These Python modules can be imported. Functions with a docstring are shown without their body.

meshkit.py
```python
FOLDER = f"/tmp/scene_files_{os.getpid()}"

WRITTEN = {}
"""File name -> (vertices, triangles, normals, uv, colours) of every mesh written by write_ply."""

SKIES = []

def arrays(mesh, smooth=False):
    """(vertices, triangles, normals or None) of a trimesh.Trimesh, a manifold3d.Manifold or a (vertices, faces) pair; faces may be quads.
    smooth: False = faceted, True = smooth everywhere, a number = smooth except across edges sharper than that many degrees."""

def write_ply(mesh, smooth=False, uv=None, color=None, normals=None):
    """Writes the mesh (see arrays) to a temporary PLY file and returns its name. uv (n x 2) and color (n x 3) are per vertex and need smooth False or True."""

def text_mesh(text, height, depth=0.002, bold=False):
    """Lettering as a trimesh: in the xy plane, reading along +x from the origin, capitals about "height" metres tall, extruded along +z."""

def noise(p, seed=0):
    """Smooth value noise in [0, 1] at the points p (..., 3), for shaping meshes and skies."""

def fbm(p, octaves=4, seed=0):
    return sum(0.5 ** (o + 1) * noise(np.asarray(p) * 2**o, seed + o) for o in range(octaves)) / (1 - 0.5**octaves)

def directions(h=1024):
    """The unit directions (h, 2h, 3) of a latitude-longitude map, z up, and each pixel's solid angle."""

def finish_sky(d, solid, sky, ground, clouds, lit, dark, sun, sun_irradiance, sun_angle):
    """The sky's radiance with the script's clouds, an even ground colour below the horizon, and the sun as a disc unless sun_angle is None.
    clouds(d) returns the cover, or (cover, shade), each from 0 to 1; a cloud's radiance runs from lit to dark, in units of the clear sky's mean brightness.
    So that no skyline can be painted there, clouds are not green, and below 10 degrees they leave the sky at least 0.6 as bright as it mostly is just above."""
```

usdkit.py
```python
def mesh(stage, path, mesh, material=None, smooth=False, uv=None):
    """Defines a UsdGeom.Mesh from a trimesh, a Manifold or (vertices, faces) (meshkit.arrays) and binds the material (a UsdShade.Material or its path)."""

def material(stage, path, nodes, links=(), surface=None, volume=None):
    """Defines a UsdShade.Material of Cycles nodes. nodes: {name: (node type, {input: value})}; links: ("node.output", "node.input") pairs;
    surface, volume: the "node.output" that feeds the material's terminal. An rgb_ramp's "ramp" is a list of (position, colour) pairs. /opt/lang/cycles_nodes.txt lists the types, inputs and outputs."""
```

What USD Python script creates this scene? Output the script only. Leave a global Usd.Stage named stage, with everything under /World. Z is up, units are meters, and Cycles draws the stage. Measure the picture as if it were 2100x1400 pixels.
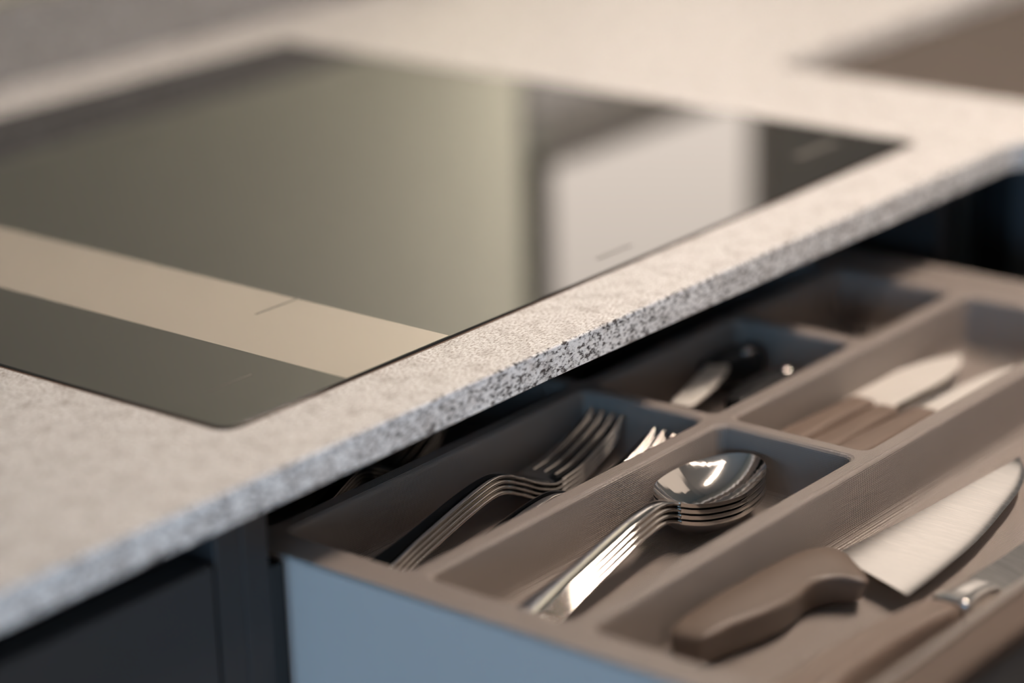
import math
import numpy as np
import trimesh
from scipy.interpolate import CubicSpline, PchipInterpolator
from shapely.geometry import Polygon, Point, box as sbox
import usdkit
from pxr import Usd, UsdGeom, UsdShade, UsdLux, Gf, Sdf

stage = Usd.Stage.CreateInMemory()
UsdGeom.SetStageUpAxis(stage, UsdGeom.Tokens.z)
UsdGeom.SetStageMetersPerUnit(stage, 1.0)
UsdGeom.Xform.Define(stage, '/World')
UsdGeom.Scope.Define(stage, '/World/Looks')
PI = math.pi

# ------------------------------------------------------------------ camera
# The origin is the front left corner of the cooktop, z = 0 the top of the worktop, x along the front edge.
cam = UsdGeom.Camera.Define(stage, '/World/camera')
Rr = [(0.62681955, -0.7787122, -0.02654378), (0.27099682, 0.18594397, 0.94444987), (0.73051898, 0.59919292, -0.32758184)]
EYE = (-0.71879, -0.749806, 0.394493)
m4 = Gf.Matrix4d(*Rr[0], 0, *Rr[1], 0, *[-c for c in Rr[2]], 0, *EYE, 1)
cam.AddTransformOp().Set(m4)
cam.CreateHorizontalApertureAttr(36.0)
cam.CreateVerticalApertureAttr(24.0)
cam.CreateFocalLengthAttr(90.0)
cam.CreateFStopAttr(2.15)
cam.CreateFocusDistanceAttr(1.207)
cam.CreateClippingRangeAttr(Gf.Vec2f(0.02, 100))
cam.CreateExposureAttr(0.0)

# strengths of what gives light in this room (lamps, windows and added glowing panes are built below)
KEY = 166.0           # main arm of the linear ceiling lamp
LED = 11.0           # its second arm
WIN_LEFT = 8.0        # cool daylight, window in the left wall
WIN_FRONT = 1.8       # glass door behind the viewer
WIN_BACK = 2.35        # small window in the back wall, mirrored by the cooktop
BLADE_GLOW = 1.25       # added glowing pane in the back wall, mirrored by the blades
LED_ARMS = [((.30, -.55), (1.08, -.24)), ((.29, -.62), (1.32, -1.14))]
RECESS_GLOW = 8.8             # added glowing panel behind a made-up screen, for the cooktop reflection
COOL = (0.34, 0.64, 1.0)
NEUTRAL = (1.0, 0.95, 0.90)
WARM = (1.0, 0.84, 0.71)
SOFT = (1.0, 0.87, 0.76)

# ------------------------------------------------------------------ helpers
used = {}


def numbered(parent, name):
    k = used.get((parent, name), -1) + 1
    used[(parent, name)] = k
    return f'{parent}/{name}' + (f'_{k:03d}' if k else '')


def tag(p, label=None, cat=None, group=None, kind=None):
    for k, v in (('label', label), ('category', cat), ('group', group), ('kind', kind)):
        if v:
            p.SetCustomDataByKey(k, v)
    return p


def thing(name, label=None, cat=None, group=None, kind=None, loc=(0, 0, 0), rz=0.0):
    x = UsdGeom.Xform.Define(stage, numbered('/World', name))
    x.AddTranslateOp().Set(Gf.Vec3d(*map(float, loc)))
    x.AddRotateZOp().Set(float(rz))
    return tag(x.GetPrim(), label, cat, group, kind)


def part(name, mesh, mat, parent=None, smooth=35, label=None, cat=None, kind=None, group=None, offset=None):
    path = numbered(str(parent.GetPath()) if parent else '/World', name)
    if offset is not None:
        if isinstance(mesh, trimesh.Trimesh):
            mesh = mesh.copy()
            mesh.apply_translation([-c for c in offset])
        else:
            mesh = (np.asarray(mesh[0]) - np.asarray(offset), mesh[1])
    m = usdkit.mesh(stage, path, mesh, mat, smooth=smooth)
    return tag(m.GetPrim(), label, cat, group, kind)


def copy_of(src, label, loc, rz, group=None):
    base = src.GetName().rstrip('0123456789').rstrip('_')
    was = src.GetCustomData()
    o = thing(base, label, was['category'], group or was.get('group'), None, loc, rz)
    o.GetReferences().AddInternalReference(src.GetPath())
    o.SetInstanceable(True)
    return o


def bx(lo, hi, c=0.0):
    """A box with chamfered edges."""
    lo, hi = np.array(lo, float), np.array(hi, float)
    if c <= 0:
        return trimesh.creation.box(bounds=[lo, hi])
    pts = []
    for sx in (0, 1):
        for sy in (0, 1):
            for sz in (0, 1):
                s = np.array([sx, sy, sz])
                p = np.where(s == 0, lo, hi)
                d = np.where(s == 0, 1, -1) * c
                for k in range(3):
                    q = p + d
                    q[k] = p[k]
                    pts.append(q)
    return trimesh.convex.convex_hull(np.array(pts))


def cat(*ms):
    return trimesh.util.concatenate(list(ms))


def prism(poly, z0, z1):
    m = trimesh.creation.extrude_polygon(poly, z1 - z0, engine='earcut')
    m.apply_translation([0, 0, z0])
    return m


def loft(rings, cap0=True, cap1=True):
    """Rings: list of (n,3) arrays, closed loops; caps are fans."""
    n = len(rings[0])
    v = np.vstack(rings)
    f = []
    i = np.arange(n)
    j = (i + 1) % n
    for k in range(len(rings) - 1):
        a, b = k * n, (k + 1) * n
        f += list(np.stack([a + i, a + j, b + j], 1)) + list(np.stack([a + i, b + j, b + i], 1))
    v = list(v)
    for cap, k, flip in ((cap0, 0, True), (cap1, len(rings) - 1, False)):
        if cap:
            c = len(v)
            v.append(np.mean(rings[k], 0))
            t = np.stack([k * n + i, k * n + j, np.full(n, c)], 1)
            f += list(t[:, ::-1] if flip else t)
    m = trimesh.Trimesh(np.array(v), np.array(f), process=False)
    if m.is_watertight and m.volume < 0:
        m.invert()
    return m


def shell(top, bot):
    """A closed sheet between two (nu, nv, 3) grids."""
    nu, nv = top.shape[:2]
    v = np.vstack([top.reshape(-1, 3), bot.reshape(-1, 3)])
    f = []
    N = nu * nv
    q = lambda i, j: i * nv + j
    I, J = np.meshgrid(np.arange(nu - 1), np.arange(nv - 1), indexing='ij')
    I, J = I.ravel(), J.ravel()
    a, b, c, d = q(I, J), q(I + 1, J), q(I + 1, J + 1), q(I, J + 1)
    f += [np.stack([a, b, c], 1), np.stack([a, c, d], 1), np.stack([a + N, c + N, b + N], 1), np.stack([a + N, d + N, c + N], 1)]
    edge = [q(i, 0) for i in range(nu)] + [q(nu - 1, j) for j in range(1, nv)] + [q(i, nv - 1) for i in range(nu - 2, -1, -1)] + [q(0, j) for j in range(nv - 2, 0, -1)]
    e = np.array(edge)
    g = np.roll(e, -1)
    f += [np.stack([e, e + N, g + N], 1), np.stack([e, g + N, g], 1)]
    m = trimesh.Trimesh(v, np.vstack(f), process=False)
    m.merge_vertices(digits_vertex=7)
    m.update_faces(m.nondegenerate_faces())
    m.fix_normals()
    return m


def miter_offset(pts, d):
    """Offset a CCW closed polyline inwards by d (outwards for negative d)."""
    p = np.asarray(pts, float)
    a, b = np.roll(p, 1, 0), np.roll(p, -1, 0)
    e0, e1 = p - a, b - p
    e0 /= np.linalg.norm(e0, axis=1)[:, None]
    e1 /= np.linalg.norm(e1, axis=1)[:, None]
    n0, n1 = np.stack([-e0[:, 1], e0[:, 0]], 1), np.stack([-e1[:, 1], e1[:, 0]], 1)
    m = n0 + n1
    m /= (m * m).sum(1)[:, None] / 2
    return p + m * d


def rrect(x0, y0, x1, y1, r, n=8):
    """CCW rounded rectangle."""
    out = []
    for cx, cy, a0 in ((x1 - r, y0 + r, -90), (x1 - r, y1 - r, 0), (x0 + r, y1 - r, 90), (x0 + r, y0 + r, 180)):
        for k in range(n + 1):
            a = math.radians(a0 + 90 * k / n)
            out.append((cx + r * math.cos(a), cy + r * math.sin(a)))
    return np.array(out)


def eased_slab(outer, holes, z0, z1, e=0.0012, split=False):
    """A slab with eased upper edges, outer and hole outlines CCW."""
    parts = []
    top = Polygon(miter_offset(outer, e), [miter_offset(h, -e) for h in holes])
    low = Polygon(outer, holes)
    for poly, z, up in ((top, z1, True), (low, z0, False)):
        v, f = trimesh.creation.triangulate_polygon(poly, engine='earcut')
        a, b, c = v[f[:, 0]], v[f[:, 1]], v[f[:, 2]]
        s = (b[:, 0] - a[:, 0]) * (c[:, 1] - a[:, 1]) - (b[:, 1] - a[:, 1]) * (c[:, 0] - a[:, 0])
        f = np.where((s > 0)[:, None] == up, f, f[:, ::-1])
        parts.append(trimesh.Trimesh(np.column_stack([v, np.full(len(v), z)]), f, process=False))
    for ring, sgn in [(outer, 1)] + [(h, -1) for h in holes]:
        R = [np.column_stack([ring, np.full(len(ring), z0)]), np.column_stack([ring, np.full(len(ring), z1 - e)])]
        for k in range(1, 4):
            t = k / 3 * PI / 2
            q = miter_offset(ring, sgn * e * (1 - math.cos(t)))
            R.append(np.column_stack([q, np.full(len(ring), z1 - e + e * math.sin(t))]))
        m = loft(R, False, False)
        if sgn < 0:
            m.invert()
        parts.append(m)
    return parts if split else cat(*parts)


# ------------------------------------------------------------------ materials
def mat(name, nodes, links=(), surface='p.BSDF'):
    return usdkit.material(stage, f'/World/Looks/{name}', nodes, links, surface=surface)


def plain(name, col, rough=0.5, metal=0.0, ior=1.5, **kw):
    return mat(name, {'p': ('principled_bsdf', dict(base_color=col, roughness=rough, metallic=metal, ior=ior, **kw))})


def emitter(name, col, strength):
    return mat(name, {'e': ('emission', dict(color=col, strength=strength))}, surface='e.emission')


def stone_mat(name, dark, rough, bump, tone=1.0, scale=880.0):
    d = np.array(dark)
    mid_, light = tone * np.array([.80, .79, .78]), tone * np.array([.89, .88, .87])
    n = {
        'tc': ('texture_coordinate', {}),
        'mp': ('mapping', dict(scale=(0.55, 1.0, 1.0))),
        'n1': ('noise_texture', dict(scale=scale, detail=2.5, roughness=0.6)),
        'r1': ('rgb_ramp', dict(ramp=[(0.0, d), (0.36, d), (0.46, d * .35 + mid_ * .65), (0.53, mid_), (0.65, light), (1, light)])),
        'n2': ('noise_texture', dict(scale=85.0, detail=3.0, roughness=0.6)),
        'r2': ('rgb_ramp', dict(ramp=[(0.28, (0.70, 0.675, 0.66)), (0.52, (1, 1, 1)), (1, (1.0, 1.0, 1.0))])),
        'mx': ('mix', dict(mix_type='multiply', fac=1.0)),
        'b': ('bump', dict(strength=bump, distance=0.0004)),
        'p': ('principled_bsdf', dict(roughness=rough, ior=1.42)),
    }
    l = [('tc.object', 'mp.vector'), ('mp.vector', 'n1.vector'), ('tc.object', 'n2.vector'), ('n1.fac', 'r1.fac'), ('n2.fac', 'r2.fac'), ('r1.color', 'mx.color1'), ('r2.color', 'mx.color2'),
         ('mx.color', 'p.base_color'), ('n1.fac', 'b.height'), ('b.normal', 'p.normal')]
    return mat(name, n, l)


def tray_mat():
    w = lambda d: ('wave_texture', dict(wave_type='bands', bands_direction=d, profile='sine', scale=349.0))
    n = {
        'tc': ('texture_coordinate', {}),
        'wx': w('x'), 'wy': w('y'), 'wz': w('z'),
        'a1': ('math', dict(math_type='add')), 'a2': ('math', dict(math_type='add')),
        'b': ('bump', dict(strength=0.8, distance=0.00015)),
        'p': ('principled_bsdf', dict(base_color=(0.30, 0.254, 0.226), roughness=0.38, ior=1.5)),
    }
    l = [('tc.object', 'wx.vector'), ('tc.object', 'wy.vector'), ('tc.object', 'wz.vector'), ('wx.fac', 'a1.value1'), ('wy.fac', 'a1.value2'), ('a1.value', 'a2.value1'), ('wz.fac', 'a2.value2'),
         ('a2.value', 'b.height'), ('b.normal', 'p.normal')]
    return mat('woven_tray_plastic', n, l)


def brushed_mat():
    n = {
        'tc': ('texture_coordinate', {}),
        'mp': ('mapping', dict(scale=(900.0, 60.0, 60.0))),
        'n1': ('noise_texture', dict(scale=1.0, detail=2.0)),
        'mr': ('map_range', dict(from_min=0.3, from_max=0.7, to_min=0.215, to_max=0.245)),
        'p': ('principled_bsdf', dict(base_color=(0.80, 0.76, 0.72), metallic=1.0)),
    }
    l = [('tc.object', 'mp.vector'), ('mp.vector', 'n1.vector'), ('n1.fac', 'mr.value'), ('mr.result', 'p.roughness')]
    return mat('brushed_steel', n, l)


GRANITE = stone_mat('granite_edge', (.075, .063, .06), .5, .5, 1.0, 640.0)
GRANITE_SHADED = stone_mat('granite_upstand_shaded', (.12, .105, .095), .5, .2, .46)  # same granite darkened to offset excess lamp light on the upstand
GRANITE_TOP = stone_mat('granite_polished', (.42, .37, .34), .45, .2)
TRAY = tray_mat()
BRUSHED = brushed_mat()
GLASS = plain('black_glass', (0.012, 0.012, 0.012), 0.03, ior=1.8)
PRINT = plain('grey_print', (0.10, 0.09, 0.08), 0.3)
SEAL = plain('silicone_seal', (0.16, 0.10, 0.075), 0.5)
STEEL = plain('polished_steel', (0.76, 0.72, 0.68), 0.10, 1.0)
CHROME = plain('chrome', (0.85, 0.82, 0.8), 0.05, 1.0)
HANDLE = plain('dark_handle', (0.165, 0.122, 0.096), 0.42)
PALE_STEEL = plain('pale_steel', (0.72, 0.68, 0.63), 0.3)  # bright reflection of steel put into a pale base colour
HANDLE2 = plain('brown_handle', (0.20, 0.145, 0.115), 0.4)
BLACK = plain('black_plastic', (0.02, 0.02, 0.021), 0.35)
ANTHRACITE = plain('anthracite_front', (0.029, 0.0245, 0.0235), 0.45)
CARCASS = plain('dark_carcass', (0.012, 0.012, 0.013), 0.6)
DRAWER = plain('grey_blue_lacquer', (0.51, 0.42, 0.372), 0.35)
SINKM = plain('taupe_composite', (0.098, 0.074, 0.058), 0.5)
WALL = plain('pale_wall_paint', (0.30, 0.295, 0.265), 0.8)
FROSTED = mat('frosted_glass', {'d': ('diffuse_bsdf', dict(color=(.50, .50, .46))), 't': ('translucent_bsdf', dict(color=(.92, .93, .86))), 'm': ('mix_closure', dict(fac=.62))},
              [('d.BSDF', 'm.closure1'), ('t.BSDF', 'm.closure2')], 'm.closure')
SATIN = plain('satin_print', (0.46, 0.40, 0.34), 0.05, ior=1.8)
WALLTOP = plain('brown_wall_paint', (0.25, 0.24, 0.21), 0.8)
CEIL = plain('white_ceiling_paint', (0.34, 0.33, 0.32), 0.9)
FLOOR = plain('pale_floor', (0.25, 0.24, 0.23), 0.6)
FRAME = plain('grey_frame', (0.16, 0.14, 0.12), 0.5)
PALEFRAME = plain('pale_frame', (0.6, 0.57, 0.52), 0.5)
FRONT_STRIP = plain('brown_strip', (0.105, 0.068, 0.048), 0.5)
FRONTM = plain('black_front', (0.010, 0.010, 0.012), 0.6, ior=1.25)
COOL_LIT = plain('cool_lit_front', (0.05, 0.055, 0.06), 0.45)  # anthracite brightened and blued to carry the cool light on these fronts
ALU = plain('aluminium_profile', (0.6, 0.58, 0.56), 0.4, 1.0)

# ------------------------------------------------------------------ the room
X0, X1, Y0, Y1, ZF, ZC = -2.4, 2.6, -2.4, 0.608, -0.90, 1.95
part('floor', bx((X0, Y0, ZF - .1), (X1, Y1, ZF)), FLOOR, kind='structure', label='pale grey floor of the kitchen', smooth=False)
part('ceiling', bx((X0, Y0, ZC), (X1, Y1, ZC + .1)), CEIL, kind='structure', label='white ceiling of the kitchen', smooth=False)
part('wall_left', bx((X0 - .1, Y0, ZF), (X0, Y1, ZC)), WALL, kind='structure', label='pale wall with the wide window', smooth=False)
part('wall_front', bx((X0, Y0 - .1, ZF), (X1, Y0, ZC)), WALL, kind='structure', label='pale wall behind the viewer', smooth=False)
wb = thing('wall_back', 'wall behind the worktop with an added glowing recess', kind='structure')
BX0, BX1, BZ0, BZ1, BD = -.9, .962, .051, .85, .30
part('wall_face', cat(bx((X0, Y1, ZF), (BX0, Y1 + .05, ZC)), bx((BX1, Y1, ZF), (X1, Y1 + .05, ZC)), bx((BX0, Y1, ZF), (BX1, Y1 + .05, BZ0)), bx((BX0, Y1, BZ1), (BX1, Y1 + .05, ZC))), WALL, wb, smooth=False)
part('recess_lining', cat(bx((BX0 - .02, Y1 + .05, BZ0 - .02), (BX1 + .08, Y1 + BD, BZ0)), bx((BX0 - .02, Y1 + .05, BZ1), (BX1 + .08, Y1 + BD, BZ1 + .02)), bx((BX0 - .02, Y1 + BD, BZ0 - .02), (BX1 + .08, Y1 + BD + .02, BZ1 + .02)), bx((BX0 - .04, Y1 + .05, BZ0 - .02), (BX0 - .02, Y1 + BD, BZ1 + .02))), FRAME, wb, smooth=False)
part('glow_screen', bx((BX0, Y1 + .004, BZ0), (BX1, Y1 + .008, BZ1)), FROSTED, wb, smooth=False, label='added frosted screen lit from behind')  # made-up screen, spreads the panel glow into a gradient for the cooktop
part('side_glow', bx((BX1 - .008, Y1 + .012, BZ0 + .002), (BX1 - .001, Y1 + BD - .002, BZ1 - .002)), emitter('recess_glow', SOFT, RECESS_GLOW), wb, smooth=False, label='added glowing panel at the side of the recess')
part('wall_right', bx((X1, Y0, ZF), (X1 + .1, Y1, ZC)), WALLTOP, kind='structure', label='darker end wall of the kitchen', smooth=False)


def window(n, axis, at, a0, a1, z0, z1, glow, inward, label, b=.06):
    t = thing(f'window_{n}', label, kind='structure')

    def slab(u0, u1, w0, w1, d0, d1):
        d0, d1 = sorted((at + inward * d0, at + inward * d1))
        return bx((d0, u0, w0), (d1, u1, w1), .002) if axis == 0 else bx((u0, d0, w0), (u1, d1, w1), .002)
    part('pane', slab(a0, a1, z0, z1, .002, .008), glow, t, smooth=False)
    part('frame', cat(slab(a0 - b, a0, z0 - b, z1 + b, .001, .02), slab(a1, a1 + b, z0 - b, z1 + b, .001, .02), slab(a0, a1, z0 - b, z0, .001, .02), slab(a0, a1, z1, z1 + b, .001, .02)), FRAME, t)


window(1, 0, X0, -1.5, -0.2, -0.86, 0.55, emitter('cool_daylight', COOL, WIN_LEFT), 1, 'wide window with cool daylight in the left wall')
window(2, 1, Y1, 0.975, 1.30, 0.195, 0.75, emitter('white_daylight', SOFT, WIN_BACK), -1, 'small bright window in the back wall near the corner', .012)
part('lower_glow', bx((.966, Y1 - .008, .054), (1.312, Y1 - .002, .150)), emitter('lower_glow_light', SOFT, 0.85), stage.GetPrimAtPath('/World/window_2'), smooth=False, label='added dim glowing strip below the small window')  # added glow, fills the reflection below the small window
part('transom', bx((.966, Y1 - .02, .1505), (1.312, Y1 - .001, .1825)), PALEFRAME, stage.GetPrimAtPath('/World/window_2'))
window(3, 1, Y1, 1.42, 2.15, 0.38, 0.98, emitter('blade_glow', SOFT, BLADE_GLOW), -1, 'added glowing pane in the back wall right of the small window', .03)  # unseen pane added so the blades mirror something bright
window(5, 0, X1, -1.9, -0.25, 0.45, 1.85, emitter('handle_glow', WARM, 0.7), -1, 'added warm glowing pane in the end wall')  # unseen pane added to give the spoon handles a warm reflection
window(4, 1, Y0, -1.6, 1.1, -0.84, 0.04, emitter('neutral_daylight', NEUTRAL, WIN_FRONT), 1, 'low glazed opening in the wall behind the viewer')

# ------------------------------------------------------------------ worktop, upstand
HX, HY = 0.58, 0.52
OUT = [(-1.3, -0.049), (0.603, -0.049), (0.609, -0.0506), (0.6134, -0.055), (0.615, -0.061), (0.615, -1.5), (1.351, -1.5), (1.351, 0.587), (-1.3, 0.587)]
hole1 = rrect(-.0018, -.0018, HX + .0018, HY + .0018, .009)
hole2 = rrect(0.704, -0.36, 1.16, 0.182, .012)
wt = thing('worktop', 'pale speckled granite worktop running along the kitchen with an eased front edge', 'worktop')
sl = eased_slab(np.array(OUT), [hole1, hole2], -0.0152, 0.0, split=True)
part('slab', cat(*sl[:2]), GRANITE_TOP, wt, smooth=False)
part('edge', cat(*sl[2:]), GRANITE, wt, smooth=40, label='rougher speckled edge of the stone')
part('upstand', bx((-1.3, 0.587, -0.02), (1.351, 0.607, 0.050), .001), GRANITE_SHADED, wt)

# ------------------------------------------------------------------ cooktop
hob = thing('cooktop', 'flush black glass induction cooktop let into the pale granite worktop', 'cooktop')
outl = rrect(0, 0, HX, HY, .0075)
part('glass_plate', eased_slab(outl, [], -0.006, 0.0003, .0008), GLASS, hob, smooth=40)
part('seal', prism(Polygon(miter_offset(hole1, .0002), [miter_offset(outl, -.0002)]), -0.006, -0.0006), SEAL, hob, smooth=False, label='thin brown seal around the glass')
part('heater_box', bx((.02, .02, -.05), (HX - .02, HY - .02, -.0062)), BLACK, hob)
for x0_, y0_, x1_, y1_, w_ in [(.0287, .041, .0572, .0412, .0012), (.1204, .1005, .1525, .100, .0012), (.512, .040, .555, .040, .007), (.2865, .017, .3165, .016, .002), (.5017, .389, .5317, .387, .0015)]:
    part('zone_mark', bx((x0_, min(y0_, y1_) - w_ / 2, .0003), (x1_, max(y0_, y1_) + w_ / 2, .00036)), PRINT, hob, smooth=False)

part('satin_stripe', bx((.078, .0015, .0003), (.150, HY - .0015, .00034)), SATIN, hob, smooth=False, label='pale satin stripe printed from front to back')

# ------------------------------------------------------------------ sink
sk = thing('sink', 'taupe sink basin sunk into the worktop beyond the cooktop', 'sink')
inner, outer_ = rrect(0.704, -0.36, 1.16, 0.182, .012), rrect(0.694, -0.37, 1.17, 0.192, .02)
R = lambda r, z: np.column_stack([r, np.full(len(r), z)])
mid = np.array(inner).mean(0)
sc = lambda r, k: (r - mid) * k + mid
part('basin', loft([R(outer_, -.0153), R(outer_, -.21), R(sc(inner, .5), -.212), R(sc(inner, .5), -.205), R(sc(inner, .93), -.20), R(sc(inner, .985), -.19), R(sc(inner, .998), -.17), R(inner, -.0153), R(outer_, -.0153)], True, False), SINKM, sk, smooth=40)
dr = trimesh.creation.cylinder(radius=.045, height=.004, sections=32)
dr.apply_translation([mid[0], mid[1], -.203])
part('drain', dr, STEEL, sk)

# ------------------------------------------------------------------ cabinets
YF = -0.02          # plane of the cabinet fronts
cb = thing('base_cabinet', 'anthracite base cabinet left of the open drawer, with a black grip channel below the worktop', 'cabinet')
part('side_panel', bx((-.031, YF, -.80), (-.0155, .55, -.0153), .0006), ANTHRACITE, cb)
part('grip_channel', cat(bx((-.90, .012, -.06), (-.0312, .016, -.0153)), bx((-.90, YF + .002, -.062), (-.0312, .016, -.058))), BLACK, cb)
part('door', bx((-.90, YF - .001, -.80), (-.033, YF + .018, -.0455), .001), ANTHRACITE, cb)
part('back_panel', bx((-.90, .54, -.80), (-.0312, .548, -.0153)), CARCASS, cb)
part('plinth', bx((-.90, .03, -.90), (-.0155, .05, -.80)), BLACK, cb)

dc = thing('drawer_cabinet', 'dark cabinet under the cooktop from which the cutlery drawer is pulled out', 'cabinet')
part('side_panel', bx((-.0152, YF, -.80), (.0008, .55, -.0153), .0006), ANTHRACITE, dc)
part('side_panel', bx((.575, YF, -.80), (.591, .55, -.0153), .0006), ANTHRACITE, dc)
part('back_panel', bx((.001, .54, -.80), (.5748, .548, -.0513)), CARCASS, dc)
part('gap_block', bx((.0012, -.014, -.19), (.0150, .50, -.0635)), BLACK, dc)  # black block added so the gap beside the drawer stays dark
part('lower_front', bx((.001, YF - .001, -.80), (.5748, YF + .018, -.225), .001), ANTHRACITE, dc)
part('plinth', bx((-.0152, .03, -.90), (.591, .05, -.80)), BLACK, dc)

cc = thing('corner_cabinet', 'dark corner cabinet on the right with its fronts turned towards the drawer', 'cabinet')
part('filler_strip', bx((.640, 0.000, -.80), (.657, .0245, -.0153), .0008), COOL_LIT, cc)
part('filler_strip', bx((.592, .030, -.80), (.660, .046, -.0153), .0008), CARCASS, cc)
part('recess_panel', bx((.668, -.034, -.80), (.672, .030, -.0153)), CARCASS, cc)
part('door', bx((.640, -.62, -.80), (.659, -.033, -.0153 - .001), .001), COOL_LIT, cc)
part('door', bx((.640, -1.25, -.80), (.659, -.623, -.0153 - .001), .001), COOL_LIT, cc)
part('plinth', bx((.69, -1.25, -.90), (.71, .02, -.80)), BLACK, cc)

# ------------------------------------------------------------------ the drawer and its tray
ZR = -0.060          # top of the tray rim
ZFL = -0.094         # tray floor
XL, XR, YB, YFR = .0155, .5415, .118, -.311
YFI = -.289
d = thing('drawer', 'open cutlery drawer with grey blue sides pulled out under the cooktop', 'drawer')
part('side_panel', bx((XL + .0005, YFR + .0005, -.19), (.030, YB, ZR - .0021), .0008), DRAWER, d)
part('side_panel', bx((.527, YFR + .0005, -.19), (XR - .0005, YB, ZR - .0021), .0008), DRAWER, d)
part('back_panel', bx((.0302, YB - .012, -.19), (.5268, YB, ZR - .0021), .0008), DRAWER, d)
part('base', bx((.0302, YFR + .0005, -.128), (.5268, YB - .0122, -.116)), DRAWER, d)
part('front_strip', bx((XL, YFR - .0003, -.10), (XR, YFI - .0040, ZR + .0004), .0015), FRONT_STRIP, d, label='brown strip along the front of the drawer')  # separate darker strip where the front tray rim would run
part('front', bx((-.013, YFR - .021, -.22), (.5735, YFR - .0008, ZR - .006), .001), FRONTM, d)

tr = thing('cutlery_tray', 'taupe cutlery tray with a fine woven relief and rounded compartments in the drawer', 'tray')
RX0, RX1 = .033, .503
C1, C2 = .262, .401
YBK, DB, D1, D2, YFI = .098, .008, -.0755, -.163, -.289
H = .0032            # half the width of a divider
pockets = [
    (RX0, DB + H, C1 - H, YBK), (C1 + H, DB + H, RX1, YBK),
    (RX0, D1 + H, C1 - H, DB - H), (C1 + H, D1 + H, C2 - H, DB - H), (C2 + H, D1 + H, RX1, DB - H),
    (RX0, D2 + H, C1 - H, D1 - H), (C1 + H, D2 + H, RX1, D1 - H),
    (RX0, YFI, RX1, D2 - H)]
RC = .0065            # corner radius of the compartments in plan
rim_poly = Polygon(rrect(XL, YFI - .0035, XR, YB + .004, .003), [rrect(*p, RC, 10) for p in pockets])
part('rim', prism(rim_poly, ZR - .0018, ZR), TRAY, tr, smooth=False)


def pocket(p):
    x0, y0, x1, y1 = p
    prof = []
    e = .0028        # the divider's rounded shoulder
    for k in range(0, 6):
        t = k / 5 * PI / 2
        prof.append((e * math.sin(t) - .0006, -e * (1 - math.cos(t))))
    prof = [(max(o, 0.0) if k else 0.0, z) for k, (o, z) in enumerate(prof)]
    depth = ZR - ZFL
    r = .0095
    draft = math.tan(math.radians(3.0))
    o1 = prof[-1][0] + draft * (depth - r - e)
    prof.append((o1, -(depth - r)))
    for k in range(1, 8):
        t = k / 7 * PI / 2
        prof.append((o1 + r * (1 - math.cos(t)), -(depth - r) - r * math.sin(t)))
    ring = lambda o, z: np.column_stack([rrect(x0 + o, y0 + o, x1 - o, y1 - o, max(RC - o * .35, .003), 10), np.full(44, ZR + z)])
    inside = [ring(o, z) for o, z in prof]
    outside = [ring(o - .0013 if k else o - .0003, z - .0013) for k, (o, z) in enumerate(prof)]
    outside = [ring(max(o - .0011, 0.0002), z - .0012) for o, z in prof]
    m = loft(list(reversed(outside)) + inside, True, True)
    if m.volume < 0:
        m.invert()
    return m


for p in pockets:
    part('compartment', pocket(p), TRAY, tr, smooth=50)


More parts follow.
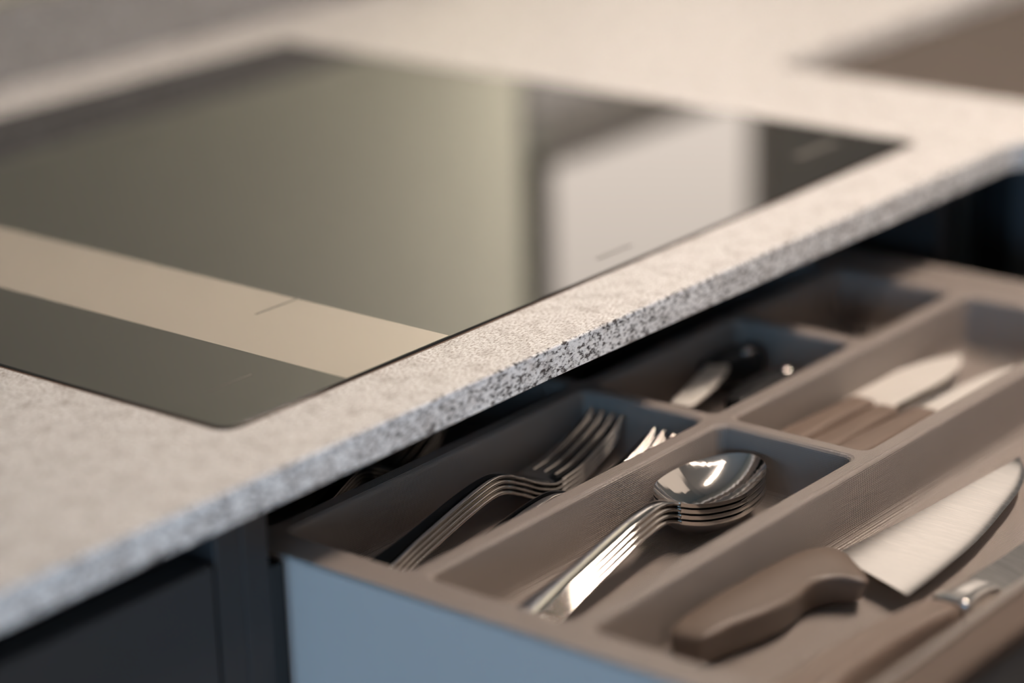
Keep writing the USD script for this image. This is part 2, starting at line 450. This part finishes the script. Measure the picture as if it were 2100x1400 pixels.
# ------------------------------------------------------------------ cutlery
def handle_grid(L0, L1, n, prof, width, thick, dome):
    s = np.linspace(L0, L1, n)
    v = np.array([-1, -.997, -.985, -.95, -.75, -.4, 0, .4, .75, .95, .985, .997, 1])
    z = np.interp(s, *prof) if not callable(prof) else prof(s)
    w = width(s)
    S, V = np.meshgrid(s, v, indexing='ij')
    Zc, W, T = np.broadcast_to(z[:, None], S.shape), np.broadcast_to(w[:, None], S.shape), np.broadcast_to(np.asarray(thick(s))[:, None], S.shape)
    e = np.sqrt(np.maximum(1 - np.abs(V) ** 10.0, 0))
    top = np.stack([S, V * W, Zc + T * (.4 + .4 * e + dome * (1 - V ** 2))], -1)
    bot = np.stack([S, V * W, Zc + T * (.4 - .4 * e)], -1)
    return shell(top, bot)


L = .2020
hz = CubicSpline([-.016, .03, .075, .109, .120, .129, .1355], [.0022, .0058, .0124, .0166, .0161, .0132, .0104])
hwf = PchipInterpolator([.004, .006, .012, .022, .050, .09, .116, .126, .131, .1355], [.0014, .0052, .0074, .0076, .0054, .0043, .0034, .0032, .0040, .0060])
hw = PchipInterpolator([-.010, -.008, -.003, .007, .045, .09, .116, .126, .131, .1355], [.0012, .0054, .0074, .0076, .0051, .0042, .0034, .0032, .0040, .0058])
ht = lambda s: np.interp(s, [0, .05, .11, .1355], [.0021, .0024, .0026, .0022])


def spoon_bowl():
    t = np.sin(np.linspace(0, 1, 34) * PI / 2) ** 1.25
    t = np.unique(np.concatenate([t, 1 - (1 - np.linspace(0, 1, 22)) ** 2]))
    s0, s1 = .1310, L
    s = s0 + (s1 - s0) * t
    w = .0222 * np.sqrt(np.clip(1 - np.abs(2 * np.power(t, .86) - 1) ** 2.05, 0, 1))
    w = np.maximum(w, np.interp(t, [0, .02, .1], [.0030, .0040, 0]))
    w[-1] = .0002
    v = np.sin(np.linspace(-1, 1, 31) * PI / 2)
    rim = PchipInterpolator([0, .12, .4, .75, 1], [.0142, .0140, .0130, .0130, .0138])(t)
    dep = .0118 * np.power(np.clip(1 - np.abs(2 * np.power(t, .9) - 1) ** 2.6, 0, 1), .9)
    S, V = np.meshgrid(s, v, indexing='ij')
    Z = rim[:, None] - dep[:, None] * np.power(1 - V ** 2, 1.0)
    top = np.stack([S, V * w[:, None], Z], -1)
    bot = top - np.array([0, 0, .0019])
    return shell(top, bot)


def make_spoon(label, loc, rz):
    t = thing('spoon', label, 'spoon', loc=loc, rz=rz, group='stack of nested spoons')
    part('bowl', spoon_bowl(), STEEL, t, smooth=60)
    part('handle', handle_grid(-.010, .1355, 110, hz, hw, ht, .15), STEEL, t, smooth=28)
    return t


def fork_z(s):
    return PchipInterpolator([.120, .128, .133, .144, .156, .171, .196, .218], [.0160, .0136, .0114, .0058, .0026, .0030, .0080, .0160])(s)


def make_fork(label, loc, rz, group):
    t = thing('fork', label, 'fork', loc=loc, rz=rz, group=group)
    part('handle', handle_grid(.004, .1355, 90, hz, hwf, ht, .15), STEEL, t, smooth=28)
    hw2 = PchipInterpolator([.130, .137, .146, .154, .162], [.0040, .0072, .0112, .0124, .0126])
    part('head', handle_grid(.130, .162, 24, fork_z, hw2, lambda s: np.full(len(s), .0021), .1), STEEL, t, smooth=50)
    for k in range(4):
        c = (k - 1.5) * .0065
        s = np.linspace(.159, .218, 24)
        v = np.linspace(-1, 1, 7)
        wt_ = np.interp(s, [.159, .208, .218], [.0025, .0019, .0008])
        S, V = np.meshgrid(s, v, indexing='ij')
        cy = c * np.interp(s, [.159, .218], [1.0, .93])[:, None]
        Z = np.broadcast_to(fork_z(s)[:, None], S.shape)
        r = np.sqrt(1 - .75 * V ** 4)
        top = np.stack([S, cy + V * wt_[:, None], Z + .0010 + .0009 * r], -1)
        bot = np.stack([S, cy + V * wt_[:, None], Z + .0010 - .0009 * r], -1)
        part('tine', shell(top, bot), STEEL, t, smooth=50)
    return t


SP = .0030
names4 = ['lowest spoon of the nested stack, touching the tray floor', 'third spoon from the top of the nested stack', 'second spoon from the top of the nested stack', 'topmost polished spoon with its bowl turned up']
ang = [4.2, 3.95, 3.7, 3.4]
bowl_c = np.array([.2165, -.1052])
sp = None
for k in range(4):
    a = math.radians(ang[k])
    org = bowl_c + np.array([0.0, 0.0]) - .168 * np.array([math.cos(a), math.sin(a)])
    loc = (org[0], org[1], ZFL + .0022 + SP * k)
    sp = make_spoon(names4[0], loc, ang[k]) if k == 0 else (copy_of(stage.GetPrimAtPath('/World/spoon'), names4[k], loc, ang[k]))


def fork_stack(origin, angs, labels, group, first=None, scale=1.0, sp_=.0028, pivot=.15, dx=(0, 0, 0, 0)):
    for k, (a_, lab) in enumerate(zip(angs, labels)):
        a = math.radians(a_)
        c = np.array(origin)
        org = c - scale * pivot * np.array([math.cos(a), math.sin(a)]) + np.array([dx[k], 0])
        loc = (org[0], org[1], ZFL + .0012 + scale * sp_ * k)
        if first is None:
            first = make_fork(lab, loc, a_, group)
        else:
            o = copy_of(first, lab, loc, a_, group)
            if scale != 1:
                UsdGeom.Xformable(o).AddScaleOp().Set(Gf.Vec3f(scale))
    return first


fk = fork_stack((.184, -.0195), [4.9, 4.7, 4.5, 4.3], ['lowest fork in the stack at the back of the fork compartment', 'third fork from the top of the back fork stack', 'second fork from the top of the back fork stack', 'topmost fork of the stack at the back of the fork compartment'], 'stack of table forks')
fork_stack((.188, -.0535), [1.5, 1.7, 1.9], ['lowest of the forks half hidden behind the divider beside the spoons', 'middle fork of the stack half hidden behind the divider beside the spoons', 'uppermost fork tines peeping over the divider beside the spoons'], 'forks behind the divider', fk)
fork_stack((.156, .053), [13.4, 13.6, 13.8, 14.0], ['lowest small fork in the shaded rear compartment under the worktop', 'third fork from the top in the shaded rear compartment', 'second fork from the top in the shaded rear compartment', 'topmost small fork in the shaded rear compartment, its neck glinting under the worktop'], 'forks in the rear compartment', fk, scale=.80)


def smooth_line(pts, n=40):
    p = np.array(pts, float)
    t = np.concatenate([[0], np.cumsum(np.linalg.norm(np.diff(p, axis=0), axis=1))])
    return CubicSpline(t, p)(np.linspace(0, t[-1], n))


def station_loft(A, B, h, zc, nst=40, n=36, pw=.55, under=0.0):
    """A handle: A and B are the two side lines seen from above, h the half thickness."""
    A, B = smooth_line(A, nst), smooth_line(B, nst)
    h = np.interp(np.linspace(0, 1, nst), np.linspace(0, 1, len(h)), h)
    a = np.arange(n) / n * 2 * PI
    ca, sa = np.cos(a), np.sin(a)
    u, q = np.sign(ca) * np.abs(ca) ** pw, np.sign(sa) * np.abs(sa) ** pw
    rings = []
    ends = [(.0, .55), (.0, .82), (.0, .95)]
    for i in range(nst):
        c, e = (A[i] + B[i]) / 2, (A[i] - B[i]) / 2
        k = 1.0
        j = min(i, nst - 1 - i)
        if j < 3:
            k = (.72, .90, .98)[j]
        cut = 1 - under * (1 - q) / 2
        rings.append(np.column_stack([c[0] + e[0] * u * k * cut, c[1] + e[1] * u * k * cut, zc + h[i] * q * k]))
    return loft(rings)


def blade_mesh(spine, edge, zc, t, dz_tip=0.0, n=60):
    """Blade between a spine line and an edge line (both from heel to tip), thinning to the edge."""
    S, E = smooth_line(spine, n), smooth_line(edge, n)
    v = np.linspace(0, 1, 15)
    P = S[:, None, :] * (1 - v)[None, :, None] + E[:, None, :] * v[None, :, None]
    th = np.interp(v, [0, .80, .97, 1], [t, t * .55, t * .30, t * .06]) / 2
    z = zc + dz_tip * np.linspace(0, 1, n)[:, None] ** 1.0
    top = np.concatenate([P, (z + th[None, :])[..., None]], -1)
    bot = np.concatenate([P, (z - th[None, :])[..., None]], -1)
    return shell(top, bot)


# the chef's knife in the front compartment
KZ = -.0842
ck = thing('kitchen_knife', 'large kitchen knife with a wide bright blade and dark contoured handle in the front compartment', 'knife', loc=(.18, -.20, ZFL))
off = (.18, -.20, ZFL)
edge_l = [(.1818, -.2318), (.1958, -.2312), (.2224, -.2298), (.2532, -.2268), (.2936, -.2191), (.3209, -.2126), (.341, -.2040), (.3533, -.1948)]
spine_l = [(.1996, -.1830), (.225, -.1858), (.250, -.1884), (.275, -.1902), (.300, -.1916), (.325, -.1930), (.342, -.1941), (.3535, -.1946)]
blade = blade_mesh(spine_l, edge_l, KZ, .0022)
part('blade', blade, BRUSHED, ck, smooth=25, offset=off)
HA = [(.0785, -.1745), (.097, -.1725), (.122, -.1720), (.145, -.1725), (.165, -.1735), (.181, -.1750), (.194, -.1785), (.2025, -.1835)]
HB = [(.082, -.1925), (.103, -.1970), (.125, -.2025), (.141, -.2030), (.156, -.2010), (.1670, -.2080), (.1720, -.2170), (.1790, -.2150)]
part('handle', station_loft(HA, HB, [.0075, .0092, .0096, .0096, .0094, .0092, .0088, .0060], KZ, pw=.38, under=.34), HANDLE, ck, smooth=50, offset=off)

# the slim knife at the front of the drawer
off = (.13, -.255, ZFL)
sk2 = thing('kitchen_knife', 'slim knife with a brown handle and dull grey blade along the front of the tray', 'knife', loc=off)
part('handle', station_loft([(.045, -.2375), (.08, -.2363), (.12, -.2380), (.16, -.2425), (.176, -.2457)], [(.047, -.2605), (.08, -.2605), (.12, -.2590), (.16, -.2620), (.176, -.2645)], [.0085, .0095, .0090, .0085, .0078], -.0845), HANDLE2, sk2, smooth=50, offset=off)
part('bolster', station_loft([(.177, -.2450), (.186, -.2470), (.198, -.2480), (.208, -.2470)], [(.177, -.2655), (.186, -.2635), (.198, -.2625), (.208, -.2655)], [.0078, .0062, .0055, .0045], -.0842), BRUSHED, sk2, smooth=50, offset=off)
slim = blade_mesh([(.2085, -.2470), (.26, -.2480), (.32, -.2495), (.355, -.2555)], [(.2085, -.2660), (.26, -.2685), (.32, -.2665), (.3552, -.2560)], -.0842, .0018)
slim.vertices[:, 2] += (slim.vertices[:, 1] + .2570) * .22
part('blade', slim, BRUSHED, sk2, smooth=25, offset=off)


# the small knives in the middle compartment
def small_knife(label, y0, x0, xb, xt, hw_, bw, zc, yaw, handle=HANDLE2, on_edge=False, blade_mat=PALE_STEEL):
    t = thing('paring_knife', label, 'knife', loc=(x0, y0, ZFL), rz=yaw)
    Lh, Lb = xb - x0, xt - x0
    z = zc - ZFL
    part('handle', station_loft([(0, hw_ * .8), (Lh * .35, hw_), (Lh * .7, hw_ * .85), (Lh, hw_)], [(0, -hw_ * .85), (Lh * .35, -hw_), (Lh * .7, -hw_ * .9), (Lh, -hw_)], [.0055, .0065, .0062, .0055], z), handle, t, smooth=50)
    b = blade_mesh([(Lh - .001, bw), (Lh + (Lb - Lh) * .4, bw), (Lh + (Lb - Lh) * .8, bw * .6), (Lb, 0.0)], [(Lh - .001, -bw), (Lh + (Lb - Lh) * .4, -bw), (Lh + (Lb - Lh) * .8, -bw * .75), (Lb + .0003, -.0006)], z, .0016)
    if on_edge:
        b.apply_translation([0, 0, -z])
        b.apply_transform(trimesh.transformations.rotation_matrix(PI / 2 * .92, [1, 0, 0]))
        b.apply_translation([0, 0, z])
    part('blade', b, blade_mat, t, smooth=25)
    return t


small_knife('small knife with a broad blade painted pale for its bright reflection, nearest the rear divider', -.0925, .278, .372, .468, .0085, .0140, -.0828, -1.0)
small_knife('small brown handled knife with a dark mirrored blade between the two pale painted ones', -.1085, .276, .376, .450, .0080, .0080, -.0858, 1.0, blade_mat=STEEL)
small_knife('small knife with a narrow blade painted pale for its bright reflection nearest the front divider', -.1290, .280, .374, .464, .0085, .0085, -.0815, -1.0)

# the gadget in the middle rear compartment
g = thing('can_opener', 'can opener with black grips and a steel end painted pale for its reflection in the middle rear compartment', 'can opener', loc=(.33, -.02, ZFL))
off = (.33, -.02, ZFL)
plate = station_loft([(.276, -.0360), (.300, -.0270), (.325, -.0170), (.362, -.0020)], [(.279, -.0475), (.304, -.0395), (.329, -.0300), (.365, -.0130)], [.0013, .0016, .0016, .0016], 0.0, pw=.4)
plate.vertices[:, 2] += -.0655 - (plate.vertices[:, 0] - .277) * .115
part('plate', plate, PALE_STEEL, g, smooth=50, offset=off, label='steel end painted pale for its reflection')  # reflection on the steel plate painted as pale colour
part('grip', station_loft([(.352, .0000), (.364, -.0010), (.378, -.0050), (.389, -.0100)], [(.356, -.0130), (.368, -.0150), (.378, -.0190), (.387, -.0220)], [.007, .0095, .0100, .0080], -.0790), BLACK, g, smooth=50, offset=off)
part('grip', station_loft([(.330, -.0320), (.350, -.0290), (.370, -.0290), (.388, -.0330)], [(.332, -.0450), (.350, -.0440), (.370, -.0440), (.386, -.0470)], [.006, .0075, .008, .0070], -.0845), BLACK, g, smooth=50, offset=off)
for c, r in (((.3775, -.0150, -.0700), .0042), ((.381, -.0385, -.0775), .0034)):
    s_ = trimesh.creation.icosphere(3, r)
    s_.apply_transform(np.diag([1, 1, .5, 1]))
    s_.apply_translation(c)
    part('rivet', s_, CHROME, g, smooth=True, offset=off)

# a pale server in the rear compartment beside the forks
off = (.34, .03, ZFL)
sv = thing('cake_server', 'pale steel cake server in the rear compartment half hidden by the worktop', 'cake server', loc=off)
part('blade', blade_mesh([(.275, .0400), (.31, .0420), (.34, .0400), (.36, .0340)], [(.275, .0260), (.31, .0200), (.34, .0210), (.362, .0280)], -.0745, .0018, .004), BRUSHED, sv, smooth=25, offset=off)
part('handle', station_loft([(.358, .0370), (.39, .0380), (.43, .0390), (.46, .0380)], [(.358, .0270), (.39, .0250), (.43, .0240), (.46, .0260)], [.0040, .0060, .0065, .0060], -.078), BLACK, sv, smooth=50, offset=off)

# ------------------------------------------------------------------ lamps
LZ = 1.10
leds = [emitter('main_led', WARM, KEY), emitter('second_led', WARM, LED)]
pl = thing('linear_lamp', 'linear ceiling lamp of two slim light arms meeting in a point', 'lamp', loc=(.30, -.55, LZ))
off = (.30, -.55, LZ)
for (q0, q1), led in zip(LED_ARMS, leds):
    q0, q1 = np.array(q0), np.array(q1)
    u = (q1 - q0) / np.linalg.norm(q1 - q0)
    nrm = np.array([-u[1], u[0]])
    quad = lambda w_, e_: Polygon([q0 - u * e_ - nrm * w_, q1 + u * e_ - nrm * w_, q1 + u * e_ + nrm * w_, q0 - u * e_ + nrm * w_])
    part('light_arm', prism(quad(.020, 0.0), LZ, LZ + .004), led, pl, smooth=False, offset=off)
    part('housing', prism(quad(.026, .002), LZ + .0042, LZ + .04), ALU, pl, smooth=False, offset=off)
    part('cable', trimesh.creation.cylinder(radius=.002, segment=[(*((q0 + q1) / 2), LZ + .04), (*((q0 + q1) / 2), ZC)]), BLACK, pl, offset=off)
